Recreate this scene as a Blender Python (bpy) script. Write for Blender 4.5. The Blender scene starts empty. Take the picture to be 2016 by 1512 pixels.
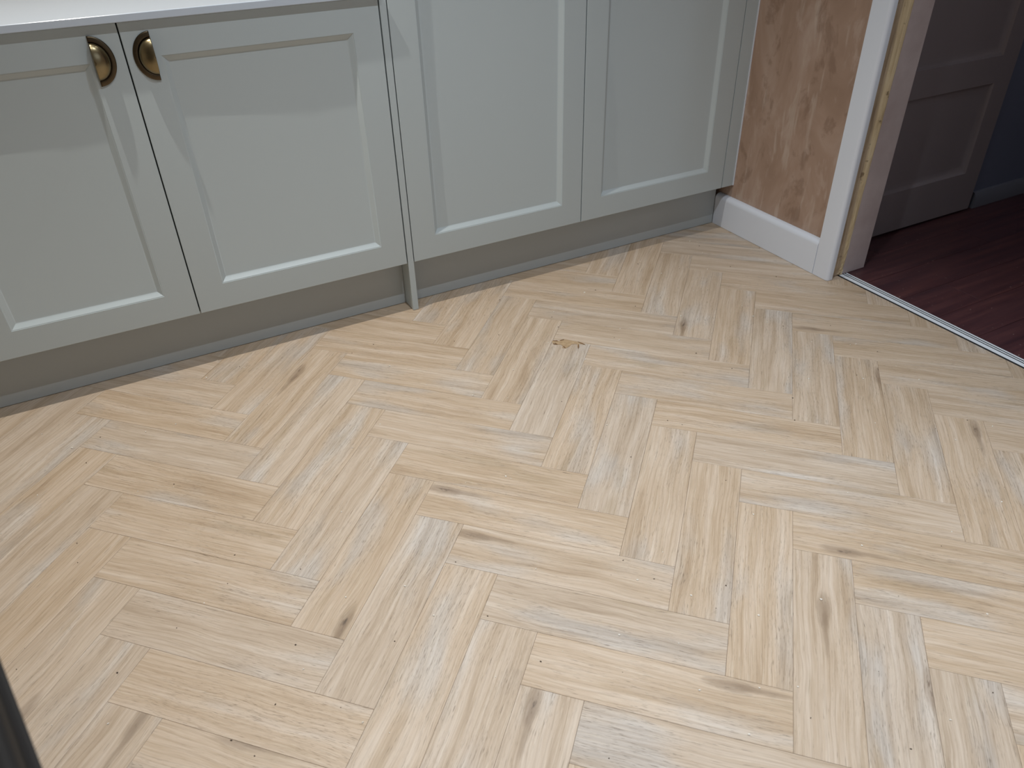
import bpy, bmesh, math, random
from mathutils import Vector, Matrix, Euler
random.seed(7)
sc = bpy.context.scene
COL = sc.collection

# ------------------------------------------------------------------ camera
cam_d = bpy.data.cameras.new('camera')
cam = bpy.data.objects.new('camera', cam_d)
COL.objects.link(cam)
cam.location = (-0.49592, -1.97581, 1.14322)
cam.rotation_euler = (0.965107, 0.024476, -0.486874)
cam_d.sensor_width = 36
cam_d.lens = 26.773
cam_d.clip_start = 0.02
cam_d.dof.use_dof = True
cam_d.dof.focus_distance = 1.85
cam_d.dof.aperture_fstop = 6.5
sc.camera = cam

# ------------------------------------------------------------------ world, light, exposure
w = bpy.data.worlds.new('world'); sc.world = w
w.use_nodes = True
w.node_tree.nodes['Background'].inputs[0].default_value = (0.5, 0.6, 0.8, 1)
w.node_tree.nodes['Background'].inputs[1].default_value = 0.05
sc.view_settings.view_transform = 'Standard'
sc.view_settings.look = 'None'
sc.view_settings.exposure = 0.0
sc.view_settings.gamma = 1
sc.view_settings.use_curve_mapping = False
CEIL = 2.4

def lamp(kind, loc, power, col, rot=(0, 0, 0), **kw):
    d = bpy.data.lights.new('light', kind)
    d.energy = power; d.color = col
    for k, v in kw.items():
        setattr(d, k, v)
    o = bpy.data.objects.new('scene_light', d)
    COL.objects.link(o); o.location = loc; o.rotation_euler = rot
    return o
WARM = (1.0, 0.95, 0.87); NEUT = (0.97, 0.98, 1.0); COOL = (0.82, 0.91, 1.0)
# downlights in the ceiling: a row close to the cabinets, a second row, one by the camera
for x, y, e, c, ang, bl in [(-0.52, -0.17, 92, WARM, 112, 1), (0.62, -0.17, 8, NEUT, 130, 1),
                            (-0.35, -1.05, 24, NEUT, 130, 1), (0.25, -1.05, 62, COOL, 104, 1), (0.45, -2.08, 118, COOL, 90, 1)]:
    lamp('SPOT', (x, y, CEIL - 0.03), e, c, spot_size=math.radians(ang), spot_blend=bl, shadow_soft_size=0.010)
# added fill light that lifts the dim hall, stands for no actual lamp
lamp('POINT', (2.2, -2.3, 2.2), 7, (0.80, 0.85, 1.0), shadow_soft_size=0.15)
# faint evening light from the kitchen window in the wall behind the camera
lamp('AREA', (0.75, -3.0, 1.5), 5, (0.70, 0.82, 1.0), rot=(math.radians(78), 0, 0), shape='RECTANGLE', size=1.3, size_y=1.0)

# ------------------------------------------------------------------ helpers
def lin(r, g, b):
    f = lambda c: ((c / 255) / 12.92) if c / 255 <= 0.04045 else (((c / 255) + 0.055) / 1.055) ** 2.4
    return (f(r), f(g), f(b), 1.0)

class NT:
    def __init__(self, name, rough=0.5, metal=0.0, col=(0.8, 0.8, 0.8, 1)):
        self.m = bpy.data.materials.new(name); self.m.use_nodes = True
        self.t = self.m.node_tree; self.b = self.t.nodes['Principled BSDF']
        self.b.inputs['Roughness'].default_value = rough
        self.b.inputs['Metallic'].default_value = metal
        self.b.inputs['Base Color'].default_value = col
    def n(self, typ, **kw):
        nd = self.t.nodes.new(typ)
        for k, v in kw.items():
            setattr(nd, k, v)
        return nd
    def l(self, a, b): self.t.links.new(a, b)
    def sock(self, nd_in, v):
        if hasattr(v, 'is_output'): self.l(v, nd_in)
        else: nd_in.default_value = v
    def math(self, op, a, b=0.0, c=None, clamp=False):
        nd = self.n('ShaderNodeMath', operation=op, use_clamp=clamp)
        self.sock(nd.inputs[0], a); self.sock(nd.inputs[1], b)
        if c is not None: self.sock(nd.inputs[2], c)
        return nd.outputs[0]
    def vmath(self, op, a, b):
        nd = self.n('ShaderNodeVectorMath', operation=op)
        self.sock(nd.inputs[0], a); self.sock(nd.inputs[1], b)
        return nd.outputs[0]
    def noise(self, vec, scale=1.0, detail=3.0, rough=0.5, dist=0.0):
        nd = self.n('ShaderNodeTexNoise')
        self.l(vec, nd.inputs['Vector'])
        nd.inputs['Scale'].default_value = scale; nd.inputs['Detail'].default_value = detail
        nd.inputs['Roughness'].default_value = rough; nd.inputs['Distortion'].default_value = dist
        return nd.outputs['Fac']
    def ramp(self, fac, stops, interp='LINEAR'):
        nd = self.n('ShaderNodeValToRGB'); cr = nd.color_ramp; cr.interpolation = interp
        while len(cr.elements) < len(stops): cr.elements.new(0.5)
        for e, (p, c) in zip(cr.elements, stops):
            e.position = p; e.color = c if len(c) == 4 else (*c, 1)
        self.l(fac, nd.inputs[0])
        return nd.outputs[0]
    def step(self, v, lo, hi):
        nd = self.n('ShaderNodeMapRange'); nd.interpolation_type = 'SMOOTHSTEP'
        self.l(v, nd.inputs[0]); nd.inputs[1].default_value = lo; nd.inputs[2].default_value = hi
        return nd.outputs[0]
    def mix(self, fac, a, b, mode='MIX'):
        nd = self.n('ShaderNodeMix', data_type='RGBA', blend_type=mode)
        self.sock(nd.inputs[0], fac); self.sock(nd.inputs[6], a); self.sock(nd.inputs[7], b)
        return nd.outputs[2]
    def bump(self, h, strength=0.2, dist=0.001):
        nd = self.n('ShaderNodeBump'); nd.inputs['Strength'].default_value = strength
        nd.inputs['Distance'].default_value = dist
        self.l(h, nd.inputs['Height']); self.l(nd.outputs[0], self.b.inputs['Normal'])
    def color(self, c): self.l(c, self.b.inputs['Base Color'])
    def obj(self): return self.n('ShaderNodeTexCoord').outputs['Object']
    def attr(self, name, out):
        nd = self.n('ShaderNodeAttribute', attribute_type='OBJECT', attribute_name=name)
        return nd.outputs[out]

def link(name, me, mat=None, parent=None, loc=None):
    o = bpy.data.objects.new(name, me); COL.objects.link(o)
    if mat is not None and not me.materials: me.materials.append(mat)
    if parent is not None: o.parent = parent
    if loc is not None: o.location = loc
    return o
def tag(o, label=None, cat=None, group=None, kind=None):
    if label: o['label'] = label
    if cat: o['category'] = cat
    if group: o['group'] = group
    if kind: o['kind'] = kind
    return o
def empty(name, loc, label, cat, group=None):
    o = bpy.data.objects.new(name, None); COL.objects.link(o); o.location = loc
    o.empty_display_size = 0.1
    return tag(o, label, cat, group)
def box_bm(bm, x0, x1, y0, y1, z0, z1, off=(0, 0, 0)):
    vs = [bm.verts.new((x - off[0], y - off[1], z - off[2])) for x in (x0, x1) for y in (y0, y1) for z in (z0, z1)]
    for f in ((0, 1, 3, 2), (4, 6, 7, 5), (0, 4, 5, 1), (2, 3, 7, 6), (0, 2, 6, 4), (1, 5, 7, 3)):
        bm.faces.new([vs[i] for i in f])
    return bm
def bm_mesh(bm, name, bevel=0, seg=2, smooth=False):
    if bevel:
        bmesh.ops.bevel(bm, geom=list(bm.edges), offset=bevel, segments=seg, profile=0.5, affect='EDGES')
    bmesh.ops.recalc_face_normals(bm, faces=bm.faces)
    me = bpy.data.meshes.new(name); bm.to_mesh(me); bm.free()
    if smooth:
        for p in me.polygons: p.use_smooth = True
    return me
def box(name, x0, x1, y0, y1, z0, z1, mat, parent=None, bevel=0, seg=2):
    """a box in world coordinates; its origin is its bottom centre (or its parent's origin)"""
    off = Vector(((x0 + x1) / 2, (y0 + y1) / 2, z0))
    bm = bmesh.new(); box_bm(bm, x0, x1, y0, y1, z0, z1, off)
    o = link(name, bm_mesh(bm, name, bevel, seg), mat, parent)
    p = parent.matrix_world.translation if False else (world_loc(parent) if parent else Vector())
    o.location = off - p
    return o
def world_loc(o):
    v = Vector()
    while o is not None:
        v += o.location; o = o.parent
    return v

# ------------------------------------------------------------------ materials
def mat_paint(name, rgb, rough=0.45, orange=0.03):
    m = NT(name, rough, 0, lin(*rgb))
    c = m.obj()
    n = m.noise(c, 3.0, 3, 0.5)
    m.color(m.mix(m.math('MULTIPLY', n, 0.10), lin(*rgb), lin(*[v * 0.86 for v in rgb])))
    m.bump(m.noise(c, 900, 2), orange, 0.0005)
    return m.m
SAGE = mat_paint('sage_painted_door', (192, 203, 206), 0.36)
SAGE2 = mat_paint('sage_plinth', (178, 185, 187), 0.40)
WHITE = mat_paint('white_gloss_paint', (232, 238, 248), 0.32, 0.02)
QUARTZ = mat_paint('white_quartz', (196, 207, 220), 0.2, 0.0)
CARC = mat_paint('carcass_board', (60, 62, 60), 0.6)
CEILM = mat_paint('ceiling_paint', (225, 224, 220), 0.9)
KWALL = mat_paint('kitchen_wall_paint', (185, 178, 168), 0.9)
HWALL = mat_paint('hall_wall_paint', (112, 118, 138), 0.8)
HSKIRT = mat_paint('hall_skirting_paint', (120, 122, 132), 0.5)
HDOOR = mat_paint('hall_door_paint', (150, 140, 142), 0.5)

def mat_oak():
    m = NT('limed_oak_vinyl', 0.42)
    co = m.obj(); seed = m.attr('seed', 'Fac'); tone = m.attr('tone', 'Fac'); kv = m.attr('knot', 'Vector')
    d = m.vmath('SUBTRACT', co, kv)
    s = m.n('ShaderNodeSeparateXYZ'); m.l(d, s.inputs[0])
    nd = m.noise(m.vmath('MULTIPLY', co, (30, 90, 1)), 1, 3, 0.6)
    dx = m.math('DIVIDE', s.outputs[0], 0.034); dy = m.math('DIVIDE', s.outputs[1], 0.010)
    r2 = m.math('ADD', m.math('MULTIPLY', dx, dx), m.math('MULTIPLY', dy, dy))
    wgt = m.math('POWER', 2.718, m.math('MULTIPLY', r2, -0.6))
    c0 = m.n('ShaderNodeSeparateXYZ'); m.l(co, c0.inputs[0])
    # slow wander of the grain, and the grain closing round a knot
    wander = m.math('MULTIPLY', m.math('SUBTRACT', m.noise(m.vmath('ADD', m.vmath('MULTIPLY', co, (5, 9, 1)), m.vec3(seed, 3.1, 7.7)), 1, 2), 0.5), 0.022)
    yy = m.math('ADD', m.math('SUBTRACT', c0.outputs[1], m.math('MULTIPLY', m.math('MULTIPLY', s.outputs[1], wgt), 0.85)), wander)
    cb = m.n('ShaderNodeCombineXYZ'); m.l(c0.outputs[0], cb.inputs[0]); m.l(yy, cb.inputs[1]); m.l(c0.outputs[2], cb.inputs[2])
    g = m.vmath('ADD', cb.outputs[0], m.vec3(seed, 5.3, 11.9))
    streak = m.noise(m.vmath('MULTIPLY', g, (2.6, 40, 1)), 1, 6, 0.66)
    patch = m.noise(m.vmath('MULTIPLY', g, (3.5, 12, 1)), 1, 2, 0.5)
    fine = m.noise(m.vmath('MULTIPLY', g, (13, 400, 1)), 1, 4, 0.65)
    pore = m.noise(m.vmath('MULTIPLY', g, (55, 1000, 1)), 1, 2, 0.5)
    pore2 = m.noise(m.vmath('MULTIPLY', g, (26, 560, 1)), 1, 2, 0.5)
    base = m.ramp(streak, [(0.30, lin(180, 157, 129)), (0.44, lin(197, 176, 149)), (0.56, lin(206, 187, 163)), (0.72, lin(218, 203, 183))])
    grey = m.ramp(streak, [(0.30, lin(172, 162, 149)), (0.45, lin(192, 182, 169)), (0.6, lin(207, 199, 187)), (0.75, lin(222, 216, 207))])
    gf = m.math('ADD', m.math('MULTIPLY', m.step(patch, 0.50, 0.70), 0.8), m.math('SUBTRACT', tone, 0.45), clamp=True)
    col = m.mix(gf, base, grey)
    ol = m.step(m.noise(m.vmath('MULTIPLY', g, (3.0, 20, 1)), 1.3, 2), 0.60, 0.74)
    col = m.mix(m.math('MULTIPLY', ol, 0.45), col, lin(170, 150, 120))
    # cathedral figure
    wv = m.n('ShaderNodeTexWave', wave_type='BANDS', bands_direction='Y', wave_profile='SIN')
    m.l(m.vmath('MULTIPLY', g, (1.6, 20, 1)), wv.inputs['Vector'])
    wv.inputs['Scale'].default_value = 1.6; wv.inputs['Distortion'].default_value = 9; wv.inputs['Detail'].default_value = 2; wv.inputs['Detail Scale'].default_value = 0.7
    col = m.mix(m.math('MULTIPLY', m.step(wv.outputs['Fac'], 0.72, 1.0), 0.16), col, lin(140, 118, 90))
    col = m.mix(m.math('MULTIPLY', m.step(fine, 0.52, 0.74), 0.42), col, lin(150, 130, 106))
    col = m.mix(m.math('MULTIPLY', m.step(fine, 0.48, 0.28), 0.40), col, lin(226, 214, 192))
    pm = m.math('MULTIPLY', m.step(pore, 0.60, 0.70), m.step(patch, 0.35, 0.60))
    col = m.mix(m.math('MULTIPLY', pm, 0.60), col, lin(104, 88, 70))
    p2 = m.step(pore2, 0.68, 0.76)
    col = m.mix(m.math('MULTIPLY', p2, 0.60), col, lin(84, 68, 52))
    # knot: dark ragged core with a brown halo drawn out along the grain
    rr = m.math('ADD', r2, m.math('MULTIPLY', m.math('SUBTRACT', nd, 0.5), 2.6))
    halo = m.step(rr, 2.6, 0.2); core = m.step(rr, 0.10, -0.45)
    tx = m.math('DIVIDE', m.math('SUBTRACT', s.outputs[0], 0.045), 0.060); ty = m.math('DIVIDE', m.math('SUBTRACT', s.outputs[1], 0.002), 0.0065)
    t2 = m.math('ADD', m.math('ADD', m.math('MULTIPLY', tx, tx), m.math('MULTIPLY', ty, ty)), m.math('MULTIPLY', m.math('SUBTRACT', nd, 0.5), 1.6))
    tail = m.step(t2, 1.6, 0.0)
    col = m.mix(m.math('MULTIPLY', tail, 0.42), col, lin(132, 112, 90))
    col = m.mix(m.math('MULTIPLY', halo, 0.45), col, lin(132, 112, 92))
    col = m.mix(m.math('MULTIPLY', core, 0.75), col, lin(70, 58, 50))
    col = m.mix(1.0, col, (1.0, 0.972, 0.975, 1), 'MULTIPLY')
    m.color(col)
    h = m.math('SUBTRACT', m.math('MULTIPLY', fine, 0.5), m.math('ADD', pm, p2))
    m.bump(h, 0.35, 0.0006)
    m.l(m.math('ADD', 0.36, m.math('MULTIPLY', streak, 0.2)), m.b.inputs['Roughness'])
    return m.m
def vec3(self, seed, a, b):
    cb = self.n('ShaderNodeCombineXYZ')
    self.l(self.math('MULTIPLY', seed, a), cb.inputs[0]); self.l(self.math('MULTIPLY', seed, b), cb.inputs[1]); self.l(seed, cb.inputs[2])
    return cb.outputs[0]
NT.vec3 = vec3
OAK = mat_oak()

def mat_darkwood():
    m = NT('dark_red_laminate', 0.35)
    co = m.obj(); seed = m.attr('seed', 'Fac')
    g = m.vmath('ADD', co, m.vec3(seed, 2.3, 7.1))
    n1 = m.noise(m.vmath('MULTIPLY', g, (2.5, 40, 1)), 1, 4, 0.6)
    n2 = m.noise(m.vmath('MULTIPLY', g, (1.5, 9, 1)), 1, 2, 0.5)
    col = m.ramp(n1, [(0.3, lin(64, 38, 40)), (0.5, lin(84, 50, 50)), (0.72, lin(106, 66, 62))])
    col = m.mix(m.math('MULTIPLY', n2, 0.5), col, lin(72, 56, 66))
    dust = m.step(m.noise(co, 70, 2, 0.5), 0.70, 0.78)
    col = m.mix(m.math('MULTIPLY', dust, 0.45), col, lin(190, 170, 160))
    m.color(col); m.bump(n1, 0.1, 0.0005)
    return m.m
DARKWOOD = mat_darkwood()

def mat_plaster():
    m = NT('bare_brown_plaster', 0.8)
    co = m.obj()
    n1 = m.noise(m.vmath('MULTIPLY', co, (1, 5, 2.2)), 1.4, 4, 0.6, 0.6)
    n2 = m.noise(m.vmath('MULTIPLY', co, (1, 26, 5)), 1, 3, 0.6, 0.4)
    n3 = m.noise(m.vmath('MULTIPLY', co, (1, 11, 6)), 1, 5, 0.65, 0.3)
    col = m.ramp(n1, [(0.3, lin(156, 128, 108)), (0.5, lin(174, 146, 127)), (0.7, lin(190, 166, 150))])
    col = m.mix(m.math('MULTIPLY', m.step(n2, 0.56, 0.70), 0.55), col, lin(204, 186, 172))
    col = m.mix(m.math('MULTIPLY', m.step(n3, 0.54, 0.66), 0.45), col, lin(200, 178, 164))
    col = m.mix(m.math('MULTIPLY', m.step(n3, 0.44, 0.34), 0.45), col, lin(124, 96, 76))
    m.color(col); m.bump(n3, 0.15, 0.001)
    return m.m
PLASTER = mat_plaster()

def mat_rawwood():
    m = NT('raw_jamb_edge', 0.75)
    co = m.obj()
    n1 = m.noise(m.vmath('MULTIPLY', co, (120, 1, 9)), 1, 4, 0.6)
    n2 = m.noise(co, 38, 4, 0.6)
    sx = m.n('ShaderNodeSeparateXYZ'); m.l(co, sx.inputs[0])
    ridge = m.math('MULTIPLY', m.step(sx.outputs[0], 0.034, 0.044), m.step(sx.outputs[0], 0.082, 0.078))
    ca = m.ramp(n1, [(0.3, lin(150, 128, 102)), (0.5, lin(184, 162, 134)), (0.75, lin(204, 184, 158))])
    cb = m.ramp(n1, [(0.3, lin(196, 172, 132)), (0.5, lin(222, 200, 160)), (0.75, lin(236, 220, 186))])
    col = m.mix(ridge, ca, cb)
    col = m.mix(m.math('MULTIPLY', m.step(n2, 0.60, 0.70), 0.7), col, lin(110, 84, 58))
    m.color(col); m.bump(n2, 0.4, 0.002)
    return m.m
RAW = mat_rawwood()
def mat_jamb():
    m = NT('grubby_jamb_paint', 0.5)
    co = m.obj()
    n1 = m.noise(co, 9, 4, 0.6); n2 = m.noise(co, 60, 2)
    col = m.ramp(n1, [(0.35, lin(188, 172, 170)), (0.65, lin(202, 188, 186))])
    col = m.mix(m.math('MULTIPLY', m.step(n2, 0.74, 0.8), 0.5), col, lin(90, 70, 64))
    m.color(col); m.bump(n1, 0.1, 0.002)
    return m.m
JAMB = mat_jamb()
def mat_brass(name, c1, c2, rough):
    m = NT(name, rough, 1.0)
    n = m.noise(m.obj(), 60, 3, 0.6)
    m.color(m.mix(n, c1, c2)); return m.m
BRASS = mat_brass('antique_brass', lin(152, 140, 110), lin(124, 112, 86), 0.28)
BRASSD = mat_brass('antique_brass_patina', lin(104, 92, 74), lin(80, 70, 56), 0.36)
GROOVE = NT('blackened_brass', 0.5, 1.0, lin(40, 34, 28)).m
ALU = NT('aluminium_sheen_white', 0.45, 0.0, lin(240, 246, 252)).m  # non-metallic near-white: the metal's reflected light is put into the colour
DARK = NT('dark_groove', 0.7, 0, lin(40, 42, 46)).m
BLACK = mat_paint('black_table_lacquer', (24, 21, 20), 0.75)
SLAB = NT('screed', 0.9, 0, lin(150, 132, 106)).m

# ------------------------------------------------------------------ room shell
XL, XR, YN, YB = -1.62, 1.419, -3.10, 0.62       # kitchen: left wall, plastered wall, near wall, wall behind the units
XJ = 1.583                                         # hall face of the plastered wall
XT = 1.457                                         # where the oak floor stops
DY0, DY1 = -0.4865, -1.31                          # doorway jambs
HB, HX, HYF = -0.325, 3.3, -0.325                  # hall
FT = 0.005                                         # plank thickness (their top is z = 0)
def struct(o): o['kind'] = 'structure'; return o

floor = struct(box('floor', XL - 0.1, XT, YN - 0.1, YB, -0.10, -FT - 0.0002, SLAB))
floor_hall = struct(box('floor_hall', XT, HX + 0.1, YN - 0.1, -0.2, -0.10, -FT - 0.0002, SLAB))
struct(box('ceiling', XL - 0.1, HX + 0.1, YN - 0.1, YB + 0.1, CEIL, CEIL + 0.1, CEILM))
struct(box('wall_back', XL - 0.1, XJ, YB, YB + 0.1, 0, CEIL, KWALL))
struct(box('wall_left', XL - 0.1, XL, YN, YB, 0, CEIL, KWALL))
struct(box('wall_near', XL - 0.1, HX + 0.1, YN - 0.1, YN, 0, CEIL, KWALL))
def wall_right():
    bm = bmesh.new()
    box_bm(bm, XR, XJ, DY0 + 0.030, YB, 0, CEIL)
    box_bm(bm, XR, XJ, YN, DY1 - 0.030, 0, CEIL)
    box_bm(bm, XR, XJ, DY1 - 0.030, DY0 + 0.030, 2.05, CEIL)
    return struct(link('wall_right', bm_mesh(bm, 'wall_right'), PLASTER))
wall_right()
struct(box('wall_hall', XJ, HX, HB, HB + 0.1, 0, CEIL, HWALL))
struct(box('wall_far', HX, HX + 0.1, YN, HB + 0.1, 0, CEIL, HWALL))

# door lining of the opening: painted faces with a raw strip on the kitchen side
lining = empty('door_1', (XR, DY0, 0), None, None); lining['kind'] = 'structure'
def jamb(y0, y1, vis):
    # profile in plan, its hall edge chamfered
    bm = bmesh.new(); s = 1 if vis else -1
    f = y0 if vis else y1
    b = y1 if vis else y0
    rows = []
    for z in (0.002, 0.85, 2.05):
        k = 0.024 * min(z, 0.85) / 0.85; q = 0.008 * min(z, 0.85) / 0.85
        pts = [(1.473 + k, f), (XJ - 0.010 + q, f), (XJ + 0.002 + q, f + s * 0.012), (XJ + 0.002 + q, b), (1.473 + k, b)]
        rows.append([bm.verts.new((x - XR, y - DY0, z)) for x, y in pts])
    bm.faces.new(rows[0]); bm.faces.new(rows[-1])
    for lo, hi in zip(rows, rows[1:]):
        for i in range(5):
            j = (i + 1) % 5; bm.faces.new((lo[i], lo[j], hi[j], hi[i]))
    return link('jamb', bm_mesh(bm, 'jamb'), JAMB, lining)
jamb(DY0, DY0 + 0.030, True); jamb(DY1 - 0.030, DY1, False)
def raw_edge(f, b):
    # rounded, chipped strip of unpainted wood with a ridge of old paint at its outer side
    bm = bmesh.new(); rnd = random.Random(3); rows = []
    N = 70; s = 1 if b > f else -1
    prof = [(1.4195, .004), (1.432, .0035), (1.444, .0030), (1.456, .0012), (1.464, -.0008), (1.4705, -.0012), (1.474, .0006)]
    for i in range(N + 1):
        z = 0.003 + 2.045 * (i / N) ** 1.6
        amp = 0.0016 if z < 0.12 else 0.0005
        row = []
        for k, (x, dy) in enumerate(prof):
            jx = rnd.uniform(-1, 1) * (0.0012 if 0 < k < 6 else 0)
            x = 1.4195 + (x - 1.4195) * (1 + 0.44 * min(z, 0.85) / 0.85)
            row.append(bm.verts.new((x + jx - XR, f + s * (dy + rnd.uniform(-amp, amp)) - DY0, z)))
        row.append(bm.verts.new((1.4735 + 0.024 * min(z, 0.85) / 0.85 - XR, b - DY0, z))); row.append(bm.verts.new((1.4195 - XR, b - DY0, z)))
        rows.append(row)
    for a, c in zip(rows, rows[1:]):
        for k in range(len(a)):
            q = (k + 1) % len(a); bm.faces.new((a[k], a[q], c[q], c[k]))
    bm.faces.new(rows[0]); bm.faces.new(rows[-1])
    o = link('raw_edge', bm_mesh(bm, 'raw_edge', smooth=False), RAW, lining)
    o['label'] = 'bare yellowish wood strip with chipped old paint'
    return o
raw_edge(DY0, DY0 + 0.030); raw_edge(DY1, DY1 - 0.030)
box('head_jamb', XR + 0.001, XJ + 0.002, DY1, DY0, 2.02, 2.05, JAMB, lining)
# pale plasterer's strip of filler seen between raw wood and hinge side is part of the lining

# architraves (trim_n) and skirting board
def extrude(name, prof, z0, z1, mat, axis='z', parent=None, smooth=True):
    """prof: closed list of 2-D points in world units. axis z: (x, y); axis y: (x, z) run from z0 to z1 in y; axis x: (y, z)"""
    bm = bmesh.new()
    put = {'z': lambda a, b, t: (a, b, t), 'y': lambda a, b, t: (a, t, b), 'x': lambda a, b, t: (t, a, b)}[axis]
    o3 = Vector(put(sum(p[0] for p in prof) / len(prof), sum(p[1] for p in prof) / len(prof), z0))
    lo = [bm.verts.new(Vector(put(a, b, z0)) - o3) for a, b in prof]
    hi = [bm.verts.new(Vector(put(a, b, z1)) - o3) for a, b in prof]
    bm.faces.new(lo); bm.faces.new(hi)
    for i in range(len(prof)):
        j = (i + 1) % len(prof); bm.faces.new((lo[i], lo[j], hi[j], hi[i]))
    me = bm_mesh(bm, name)
    if smooth:
        for p in me.polygons: p.use_smooth = len(p.vertices) == 4
        me.set_sharp_from_angle(angle=math.radians(35))
    o = link(name, me, mat, parent)
    o.location = o3 - (world_loc(parent) if parent else Vector())
    return o
def arc(cx, cy, r, a0, a1, n=6):
    return [(cx + r * math.cos(math.radians(a0 + (a1 - a0) * i / n)), cy + r * math.sin(math.radians(a0 + (a1 - a0) * i / n))) for i in range(n + 1)]
XA = 1.3965
def archi_prof(ya, yb):
    # yb: edge at the opening (rounded), ya: outer edge; handles both hands
    s = 1 if ya > yb else -1
    r = 0.011
    p = [(XR - 0.0005, ya), (XA + .002, ya), (XA, ya - s * .002)]
    for a in range(0, 7):
        t = math.radians(90 * a / 6)
        p.append((XA + r - r * math.cos(t), yb + s * r - s * r * math.sin(t)))
    p.append((XR - 0.0005, yb))
    return p
struct(extrude('trim_1', archi_prof(-0.4335, -0.4975), 0.001, 2.10, WHITE))
struct(extrude('trim_2', archi_prof(DY1 - 0.055, DY1 + 0.011), 0.001, 2.10, WHITE))
struct(box('trim_3', XA, XR - 0.0005, DY1 + 0.012, -0.4985, 2.04, 2.10, WHITE, bevel=0.003))
sk = [(XR - 0.0005, 0.001), (XA, 0.001), (XA, 0.098)] + [(XA + 0.016 - 0.016 * math.cos(math.radians(a)), 0.098 + 0.017 * math.sin(math.radians(a))) for a in (10, 25, 40, 55, 70, 90)] + [(XR - 0.0005, 0.115)]
struct(extrude('baseboard_right', sk, -0.4330, 0.0590, WHITE, 'y'))
struct(extrude('baseboard_right.001', sk, YN, DY1 - 0.056, WHITE, 'y'))
hs = [(HB - 0.0002, 0.001), (HB - 0.018, 0.001), (HB - 0.018, 0.046), (HB - 0.010, 0.060), (HB - 0.0002, 0.062)]
struct(extrude('baseboard_hall', hs, 2.315, HX, HSKIRT, 'x'))

# ------------------------------------------------------------------ window behind the camera (out of frame, its daylight is the area lamp)
wn = empty('window_1', (0.75, YN, 1.0), None, None); wn['kind'] = 'structure'
for a in ((0.08, 0.14, 0.98, 2.02), (1.36, 1.42, 0.98, 2.02), (0.14, 1.36, 0.98, 1.04), (0.14, 1.36, 1.96, 2.02)):
    box('window_frame', a[0], a[1], YN + 0.001, YN + 0.05, a[2], a[3], WHITE, wn, 0.003)

# ------------------------------------------------------------------ floor planks
TH = -0.778125; W = 0.10918; NN = 4; OX, OY = -0.0726, -1.3704
eh = Vector((math.cos(TH), math.sin(TH))); ev = Vector((math.sin(TH), -math.cos(TH)))
def hv(h, v): return Vector((OX, OY)) + W * (h * eh + v * ev)
GAP = 0.0004
def plank_bm(L, Wd, t=FT, bev=0.0003):
    bm = bmesh.new()
    z = (-t, -bev, 0); ins = (0, 0, bev); rows = []
    for zz, i in zip(z, ins):
        a, b = L / 2 - i, Wd / 2 - i
        rows.append([bm.verts.new((x, y, zz)) for x, y in ((-a, -b), (a, -b), (a, b), (-a, b))])
    bm.faces.new(rows[0][::-1]); bm.faces.new(rows[2])
    for r, q in zip(rows, rows[1:]):
        for i in range(4):
            j = (i + 1) % 4; bm.faces.new((r[i], r[j], q[j], q[i]))
    return bm
PL, PW = NN * W - GAP, W - GAP
plank_me = bm_mesh(plank_bm(PL, PW), 'plank'); plank_me.materials.append(OAK)
LIM = ((XL, 1), (XT - 0.001, -1)), ((YN, 1), (0.35, -1))
KNOTS = [(-0.3762, -1.0306, 1), (-0.1486, -1.3348, 1), (-0.0700, -0.7900, 1), (-0.0779, -0.9412, 1), (0.4075, -1.4264, 1),
         (0.1561, -1.4653, 1), (1.1042, -0.9506, 1), (1.1171, -1.2184, 1), (-0.2322, -0.1658, 1), (0.4404, -1.6272, 1),
         (-0.8997, -0.9481, 1), (0.8303, -0.4857, 1), (1.1255, -0.6816, 1), (-0.5903, -1.1675, 1), (-0.7258, -1.0507, 1), (0.5481, -1.3421, 1)]
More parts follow.
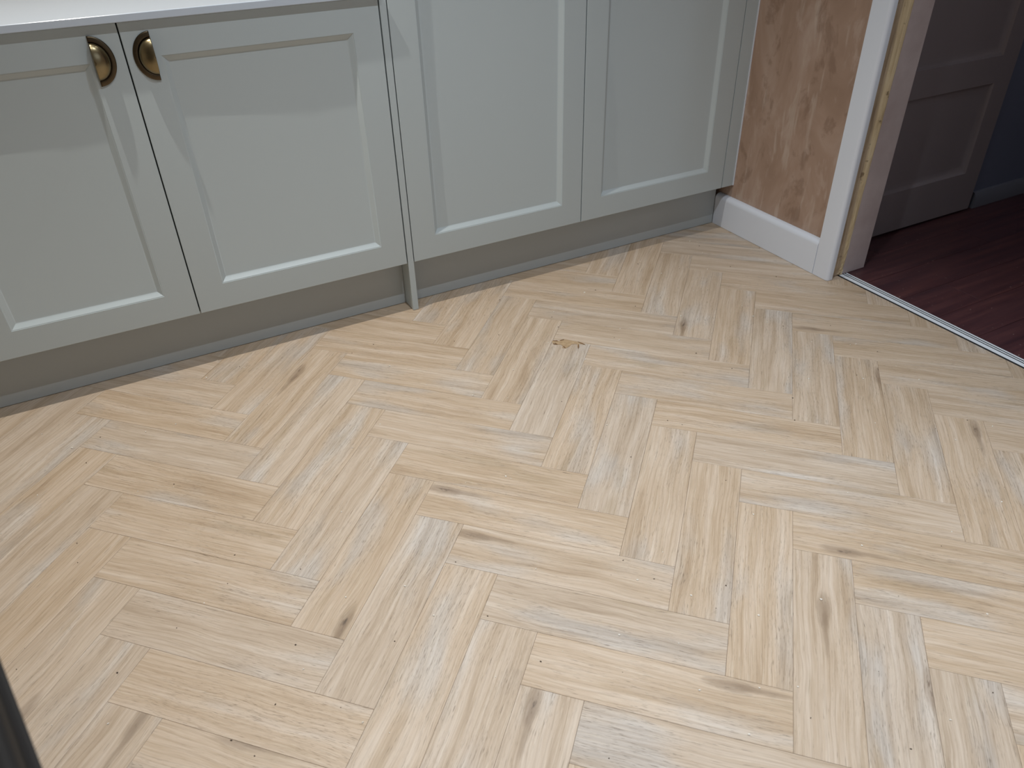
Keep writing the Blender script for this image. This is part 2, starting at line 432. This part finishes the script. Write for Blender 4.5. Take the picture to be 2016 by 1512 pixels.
def place_plank(name, me_full, cen, rot, L, Wd, parent, mat, knots=True, xlim=LIM[0], ylim=LIM[1]):
    c, s = math.cos(rot), math.sin(rot)
    cor = [(cen[0] + a * c - b * s, cen[1] + a * s + b * c) for a, b in ((-L/2, -Wd/2), (L/2, -Wd/2), (L/2, Wd/2), (-L/2, Wd/2))]
    xs = [p[0] for p in cor]; ys = [p[1] for p in cor]
    if max(xs) < xlim[0][0] + .004 or min(xs) > xlim[1][0] - .004 or max(ys) < ylim[0][0] + .004 or min(ys) > ylim[1][0] - .004: return None
    me = me_full
    if min(xs) < xlim[0][0] or max(xs) > xlim[1][0] or min(ys) < ylim[0][0] or max(ys) > ylim[1][0]:
        bm = plank_bm(L, Wd)
        R = Matrix.Rotation(-rot, 3, 'Z')
        for lims, ax in ((xlim, 0), (ylim, 1)):
            for val, sg in lims:
                p = Vector((val, cen[1], 0)) if ax == 0 else Vector((cen[0], val, 0))
                n = Vector((-sg, 0, 0)) if ax == 0 else Vector((0, -sg, 0))
                g = list(bm.verts) + list(bm.edges) + list(bm.faces)
                r = bmesh.ops.bisect_plane(bm, geom=g, plane_co=R @ (p - Vector((cen[0], cen[1], 0))), plane_no=R @ n, clear_outer=True)
                ed = [e for e in r['geom_cut'] if isinstance(e, bmesh.types.BMEdge)]
                if ed: bmesh.ops.holes_fill(bm, edges=[e for e in bm.edges if e.is_boundary], sides=0)
        if not bm.faces: return None
        me = bm_mesh(bm, 'plank'); me.materials.append(mat)
    o = bpy.data.objects.new(name, me); COL.objects.link(o); o.parent = parent
    pw = parent.location
    o.location = Vector((cen[0], cen[1], random.uniform(-0.00012, 0.0))) - pw
    o.rotation_euler = (0, 0, rot)
    o['seed'] = random.uniform(0, 40.0)
    o['tone'] = min(1.1, max(0.2, random.gauss(0.50, 0.16)))
    kx, ky = 50.0, 50.0
    if knots:
        for X, Y, k in KNOTS:
            dx, dy = X - cen[0], Y - cen[1]
            a, b = dx * c + dy * s, -dx * s + dy * c
            if abs(a) < L / 2 and abs(b) < Wd / 2: kx, ky = a, b
    o['knot'] = (float(kx), float(ky), 0.0)
    return o
cnt = 0
rv = math.atan2(ev.y, ev.x); rh = math.atan2(eh.y, eh.x)
for m_ in range(-6, 7):
    for k_ in range(-30, 31):
        h0, v0 = k_ + NN * m_, k_ - NN * m_
        a = place_plank('plank', plank_me, hv(h0 - 0.5, v0 + NN / 2), rv, PL, PW, floor, OAK)
        b = place_plank('plank', plank_me, hv(h0 + NN / 2, v0 + 0.5), rh, PL, PW, floor, OAK)
        cnt += (a is not None) + (b is not None)
print('oak planks', cnt)
# hall laminate, boards running along x
hl = 1.20; hw = 0.128
hp_me = bm_mesh(plank_bm(hl - .001, hw - .001), 'plank'); hp_me.materials.append(DARKWOOD)
hx = ((1.4985, 1), (HX, -1)); hy = ((YN, 1), (HB - 0.001, -1))
for r_ in range(0, 23):
    for c_ in range(0, 3):
        place_plank('plank', hp_me, (1.3 + c_ * hl + (r_ % 3) * 0.4 - .2, HB - 0.05 - r_ * hw), 0.0, hl - .001, hw - .001, floor_hall, DARKWOOD, False, hx, hy)

# threshold strip between the two floors
th = empty('threshold_strip', (XT, DY0, 0), 'ribbed aluminium threshold strip between oak herringbone and dark hall floor', 'threshold')
box('base', XT + 0.0005, 1.498, DY1 + 0.001, DY0 - 0.0015, -FT, 0.0008, DARK, th)
for x0, x1 in ((XT + 0.0045, XT + 0.0185), (XT + 0.0235, XT + 0.0280), (XT + 0.0330, XT + 0.0385)):
    box('ridge', x0, x1, DY1 + 0.001, DY0 - 0.0015, 0.0008, 0.0019, ALU, th, 0.0004, 2)

# ------------------------------------------------------------------ hall door
hd = empty('door_2', (1.53, -0.343, 0.004), None, None); hd['kind'] = 'structure'
def panel_door(x0, x1, z0, z1, yf, th_, cells, bead, depth, prof, name, mat, parent):
    """door leaf facing -y with recessed panels; cells: list of (xa, xb, za, zb) frame openings (one column of cells)"""
    bm = bmesh.new(); off = world_loc(parent)
    V = lambda x, y, z: bm.verts.new((x - off.x, y - off.y, z - off.z))
    xs = sorted({x0, x1, *[c[0] for c in cells], *[c[1] for c in cells]}); zs = sorted({z0, z1, *[c[2] for c in cells], *[c[3] for c in cells]})
    e = 0.0012
    gx = [x + (e if x == x0 else -e if x == x1 else 0) for x in xs]; gz = [z + (e if z == z0 else -e if z == z1 else 0) for z in zs]
    grid = [[V(x, yf, z) for z in gz] for x in gx]
    for i in range(len(xs) - 1):
        for j in range(len(zs) - 1):
            if any(abs(c[0] - xs[i]) < 1e-6 and abs(c[1] - xs[i + 1]) < 1e-6 and c[2] - 1e-6 <= zs[j] and zs[j + 1] <= c[3] + 1e-6 for c in cells): continue
            bm.faces.new((grid[i][j], grid[i + 1][j], grid[i + 1][j + 1], grid[i][j + 1]))
    for c in cells:
        prev = None
        for d, y in prof:
            ring = [V(x, yf + y, z) for x, z in ((c[0] + d, c[2] + d), (c[1] - d, c[2] + d), (c[1] - d, c[3] - d), (c[0] + d, c[3] - d))]
            if prev:
                for i in range(4):
                    j = (i + 1) % 4; bm.faces.new((prev[i], prev[j], ring[j], ring[i]))
            prev = ring
        bm.faces.new(prev)
    # outline: front edge chamfer, sides, back
    def ring(x, z, y): return [V(x0 + x, y, z0 + z), V(x1 - x, y, z0 + z), V(x1 - x, y, z1 - z), V(x0 + x, y, z1 - z)]
    r0, r1, r2 = ring(e, e, yf), ring(0, 0, yf + e), ring(0, 0, yf + th_)
    for a, b in ((r0, r1), (r1, r2)):
        for i in range(4):
            j = (i + 1) % 4; bm.faces.new((a[j], a[i], b[i], b[j]))
    bm.faces.new(r2)
    bmesh.ops.remove_doubles(bm, verts=bm.verts, dist=0.00005)
    me = bm_mesh(bm, name)
    for p in me.polygons: p.use_smooth = True
    me.set_sharp_from_angle(angle=math.radians(32))
    return link(name, me, mat, parent, Vector())
hprof = [(0, 0), (0.004, 0.004), (0.012, 0.009), (0.024, 0.012), (0.028, 0.012)]
leaf = panel_door(1.53, 2.288, 0.008, 1.98, -0.343, 0.040 - 0.024, [(1.63, 2.203, 0.158, 0.472), (1.63, 2.203, 0.560, 1.05), (1.63, 2.203, 1.15, 1.87)], 0, 0, hprof, 'door_leaf', HDOOR, hd)

# ------------------------------------------------------------------ kitchen units
ogee = [(0, 0), (0.0002, 0.0010), (0.0014, 0.0012), (0.0028, 0.0024), (0.0060, 0.0050), (0.0095, 0.0078), (0.0125, 0.0100), (0.0142, 0.0108), (0.0158, 0.0110)]
FR = 0.0715
def shaker(x0, x1, z0, z1, parent):
    return panel_door(x0, x1, z0, z1, 0.0, 0.021, [(x0 + FR, x1 - FR, z0 + FR - .001, (0.7973 if z1 < 1 else z1 - FR))], 0, 0, ogee, 'door', SAGE, parent)
def carcass(x0, x1, z0, z1, parent):
    # open-fronted box of boards
    bm = bmesh.new(); t = 0.018; o = world_loc(parent)
    ya, yb = 0.0225, 0.585
    for a in ((x0, x0 + t, ya, yb, z0, z1), (x1 - t, x1, ya, yb, z0, z1), (x0 + t, x1 - t, ya, yb, z0, z0 + t), (x0 + t, x1 - t, ya, yb, z1 - t, z1), (x0 + t, x1 - t, yb - t, yb, z0 + t, z1 - t)):
        box_bm(bm, *a, off=o)
    return link('carcass', bm_mesh(bm, 'carcass'), CARC, parent)
def cup_handle(cx, cz, s, door):
    """half-round cup pull turned on its side: flange, groove and hollow quarter dome; s = +1 bulges to +x"""
    bm = bmesh.new(); rz, rx = 0.0515, 0.0437
    prof = [(1.0, 0.0), (1.0, 0.0018), (0.985, 0.0030), (0.93, 0.0036), (0.86, 0.0036), (0.80, 0.0042), (0.775, 0.0036), (0.755, 0.0034)]
    nd = 12; R0 = 0.755
    for i in range(1, nd + 1):
        a = math.pi / 2 * i / nd
        prof.append((R0 * math.cos(a) if i < nd else 0.0, 0.0034 + 0.0205 * math.sin(a) ** 0.9))
    NP = 40; rows = []
    for (t, h) in prof:
        rows.append([bm.verts.new((s * rx * t * math.cos(math.radians(-90 + 180 * k / NP)), -h, rz * t * math.sin(math.radians(-90 + 180 * k / NP)))) for k in range(NP + 1)])
    for ri, (a, b) in enumerate(zip(rows, rows[1:])):
        for k in range(NP):
            f = bm.faces.new((a[k], a[k + 1], b[k + 1], b[k])); f.material_index = 2 if ri in (0, 6, 7) else 1 if ri < 6 else 0; f.smooth = True
    bmesh.ops.remove_doubles(bm, verts=bm.verts, dist=1e-5)
    bmesh.ops.recalc_face_normals(bm, faces=bm.faces)
    # make outward = -y
    avg = sum((f.normal.y for f in bm.faces))
    if avg > 0: bmesh.ops.reverse_faces(bm, faces=bm.faces)
    me = bpy.data.meshes.new('handle'); bm.to_mesh(me); bm.free()
    me.materials.append(BRASS); me.materials.append(BRASSD); me.materials.append(GROOVE)
    me.set_sharp_from_angle(angle=math.radians(50))
    o = link('handle', me, None, door, Vector((cx, -0.0003, cz)) - world_loc(door))
    sd = o.modifiers.new('shell', 'SOLIDIFY'); sd.thickness = 0.0014; sd.offset = -1
    o['label'] = 'antique brass half-moon cup handle'
    return o
ZB, ZD = 0.159, 0.8718
def unit(name, x0, x1, z1, label, handle=None):
    c = empty(name, ((x0 + x1) / 2, 0.0225, 0.155), label, 'cabinet')
    carcass(x0 - .0015, x1 + .0015, 0.155, z1 + (.001 if z1 < 1 else .01), c)
    d = shaker(x0, x1, ZB, z1, c)
    if handle: cup_handle(*handle, d)
    return c
unit('base_cabinet', -1.515, -0.918, ZD, 'sage green base cabinet at the far left end of the worktop, beyond the picture edge')
unit('base_cabinet', -0.915, -0.4206, ZD, 'sage green base cabinet at left edge with its brass cup handle on the right stile', (-0.4838, 0.8003, 1))
unit('base_cabinet', -0.4176, 0.1716, ZD, 'wider sage base cabinet left of the end panel, brass handle at its left', (-0.3597, 0.7985, -1))
unit('tall_cabinet', 0.1952, 0.7757, 2.16, 'sage green tall cabinet right of the end panel, brightest door without handle')
unit('tall_cabinet', 0.7787, 1.3627, 2.16, 'sage green tall cabinet nearest the brown plaster wall, in shade')
tag(box('end_panel', 0.1747, 0.1925, 0.0, 0.585, 0.001, 2.18, SAGE, None, 0.0008), 'narrow sage green end panel reaching the floor between base and tall cabinets', 'panel')
tag(box('filler_panel', 1.3657, XR - .0005, 0.001, 0.021, ZB, 2.16, SAGE, None, 0.001), 'narrow sage green filler strip between tall cabinet and brown plaster wall', 'panel')
box('caulk_bead', XR - .0042, XR - .0006, -0.0012, 0.0009, ZB, 2.16, WHITE, bpy.data.objects['filler_panel'])['label'] = 'thin pale sealant line'
def plinth(x0, x1, label):
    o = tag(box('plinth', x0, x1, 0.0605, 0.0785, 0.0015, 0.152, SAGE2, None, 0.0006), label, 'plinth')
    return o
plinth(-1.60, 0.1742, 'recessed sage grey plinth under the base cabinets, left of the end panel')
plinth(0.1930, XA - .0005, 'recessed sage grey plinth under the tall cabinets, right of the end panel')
wt = tag(box('worktop', -1.60, 0.1740, -0.0155, 0.60, 0.8732, 0.8893, QUARTZ, None, 0.0015, 3), 'white stone worktop with thin square edge over the base cabinets', 'worktop')

# ------------------------------------------------------------------ dark table at the bottom left corner, close to the camera
TZ = 0.73
tb = empty('table', (-1.1, -2.1, 0), 'black table edge cutting into the bottom left corner, near the camera', 'table')
def tabletop():
    bm = bmesh.new()
    p0 = Vector((-0.6643, -1.5504)); p1 = Vector((-0.6475, -1.6185)); d = (p0 - p1).normalized(); n = Vector((d.y, -d.x))
    a = p0 + d * 0.16; b = p1 - d * 0.95
    cs = [a, b, b - n * 0.80, a - n * 0.80]
    off = Vector((-1.1, -2.1, 0))
    lo = [bm.verts.new((c.x + 1.1, c.y + 2.1, TZ - .03)) for c in cs]; hi = [bm.verts.new((c.x + 1.1, c.y + 2.1, TZ)) for c in cs]
    bm.faces.new(lo); bm.faces.new(hi)
    for i in range(4): bm.faces.new((lo[i], lo[(i + 1) % 4], hi[(i + 1) % 4], hi[i]))
    ve = [e for e in bm.edges if abs(e.verts[0].co.z - e.verts[1].co.z) > .01]
    bmesh.ops.bevel(bm, geom=ve, offset=0.03, segments=6, profile=0.5, affect='EDGES')
    bmesh.ops.bevel(bm, geom=[e for e in bm.edges if abs(e.verts[0].co.z - e.verts[1].co.z) < .001], offset=0.006, segments=3, profile=0.5, affect='EDGES')
    link('tabletop', bm_mesh(bm, 'tabletop', smooth=False), BLACK, tb)
    for c in cs:
        m = sum(cs, Vector((0, 0))) / 4; q = c + (m - c) * 0.12
        bm2 = bmesh.new()
        r = bmesh.ops.create_cone(bm2, cap_ends=True, segments=16, radius1=0.016, radius2=0.024, depth=TZ - .031)
        link('leg', bm_mesh(bm2, 'leg', smooth=False), BLACK, tb, Vector((q.x + 1.1, q.y + 2.1, (TZ - .031) / 2)))
tabletop()

# ------------------------------------------------------------------ litter on the new floor
def crumbs(name, n, mat, label, seed, smin, smax, area):
    rnd = random.Random(seed); bm = bmesh.new()
    for i in range(n):
        x, y = rnd.uniform(*area[0]), rnd.uniform(*area[1])
        s = rnd.uniform(smin, smax); a = rnd.uniform(0, 6.28); e = rnd.uniform(.35, 1)
        M = Matrix.Translation((x, y, s * .22)) @ Matrix.Rotation(a, 4, 'Z') @ Matrix.Diagonal((s, s * e, s * .45, 1))
        r = bmesh.ops.create_icosphere(bm, subdivisions=1, radius=0.5, matrix=M)
        for v in r['verts']: v.co += Vector((rnd.uniform(-.12, .12), rnd.uniform(-.12, .12), 0)) * s
    o = link(name, bm_mesh(bm, name), mat)
    return tag(o, label, 'debris', kind='stuff')
CR = NT('white_crumb', 0.7, 0, lin(232, 226, 214)).m
CD = NT('dark_crumb', 0.8, 0, lin(70, 56, 44)).m
crumbs('plaster_crumbs', 150, CR, 'tiny pale plaster crumbs scattered over the oak floor', 5, .002, .0055, ((-0.95, 1.35), (-1.85, -0.03)))
crumbs('dirt_specks', 110, CD, 'tiny dark dirt specks scattered over the oak floor', 9, .0015, .004, ((-0.95, 1.35), (-1.85, -0.03)))

# dried adhesive smear with a few brown shreds, on the planks below the tall cabinets
def smear():
    pts = [(0.4526, -0.3693), (0.4607, -0.3716), (0.4694, -0.3802), (0.4889, -0.3812), (0.5021, -0.3971), (0.511, -0.4082), (0.5199, -0.4193), (0.524, -0.4367), (0.5157, -0.426), (0.5103, -0.4213), (0.4928, -0.4455), (0.5055, -0.4198), (0.4921, -0.4133), (0.4798, -0.4195), (0.4658, -0.424), (0.4574, -0.4157), (0.4641, -0.4104), (0.4642, -0.3985), (0.455, -0.395), (0.4539, -0.3825), (0.4463, -0.3846)]
    cx = sum(p[0] for p in pts) / len(pts); cy = sum(p[1] for p in pts) / len(pts)
    root = empty('adhesive_smear', (cx, cy, 0.0003), 'tan dried glue smear with dark shreds on the herringbone before the tall cabinets', 'stain')
    bm = bmesh.new(); lo = [bm.verts.new((x - cx, y - cy, 0)) for x, y in pts]; hi = [bm.verts.new((x - cx, y - cy, 0.0005)) for x, y in pts]
    bm.faces.new(lo); bm.faces.new(hi)
    for i in range(len(pts)): bm.faces.new((lo[i], lo[(i + 1) % len(pts)], hi[(i + 1) % len(pts)], hi[i]))
    m = NT('dried_glue', 0.6); m.color(m.ramp(m.noise(m.obj(), 90, 3), [(0.35, lin(172, 144, 110)), (0.65, lin(188, 162, 128))]))
    link('film', bm_mesh(bm, 'film'), m.m, root)
    rnd = random.Random(4); sm = NT('brown_shred', 0.8, 0, lin(128, 96, 64)).m
    segs = [(pts[0], pts[2]), (pts[2], pts[3]), (pts[5], pts[7]), (pts[9], pts[10]), (pts[20], pts[18]), (pts[14], pts[16]), (pts[18], pts[19])]
    for a, b in segs:
        bm = bmesh.new()
        va, vb = Vector((a[0] - cx, a[1] - cy, 0.0011)), Vector((b[0] - cx, b[1] - cy, 0.0011)); d = vb - va
        M = Matrix.Translation((va + vb) / 2) @ Matrix.Rotation(math.atan2(d.y, d.x), 4, 'Z') @ Matrix.Diagonal((d.length * .8, 0.0028, 0.0012, 1))
        r = bmesh.ops.create_icosphere(bm, subdivisions=2, radius=0.5, matrix=M)
        for v in r['verts']: v.co += Vector((rnd.uniform(-1, 1), rnd.uniform(-1, 1), 0)) * .0008
        link('shred', bm_mesh(bm, 'shred'), sm, root)
smear()
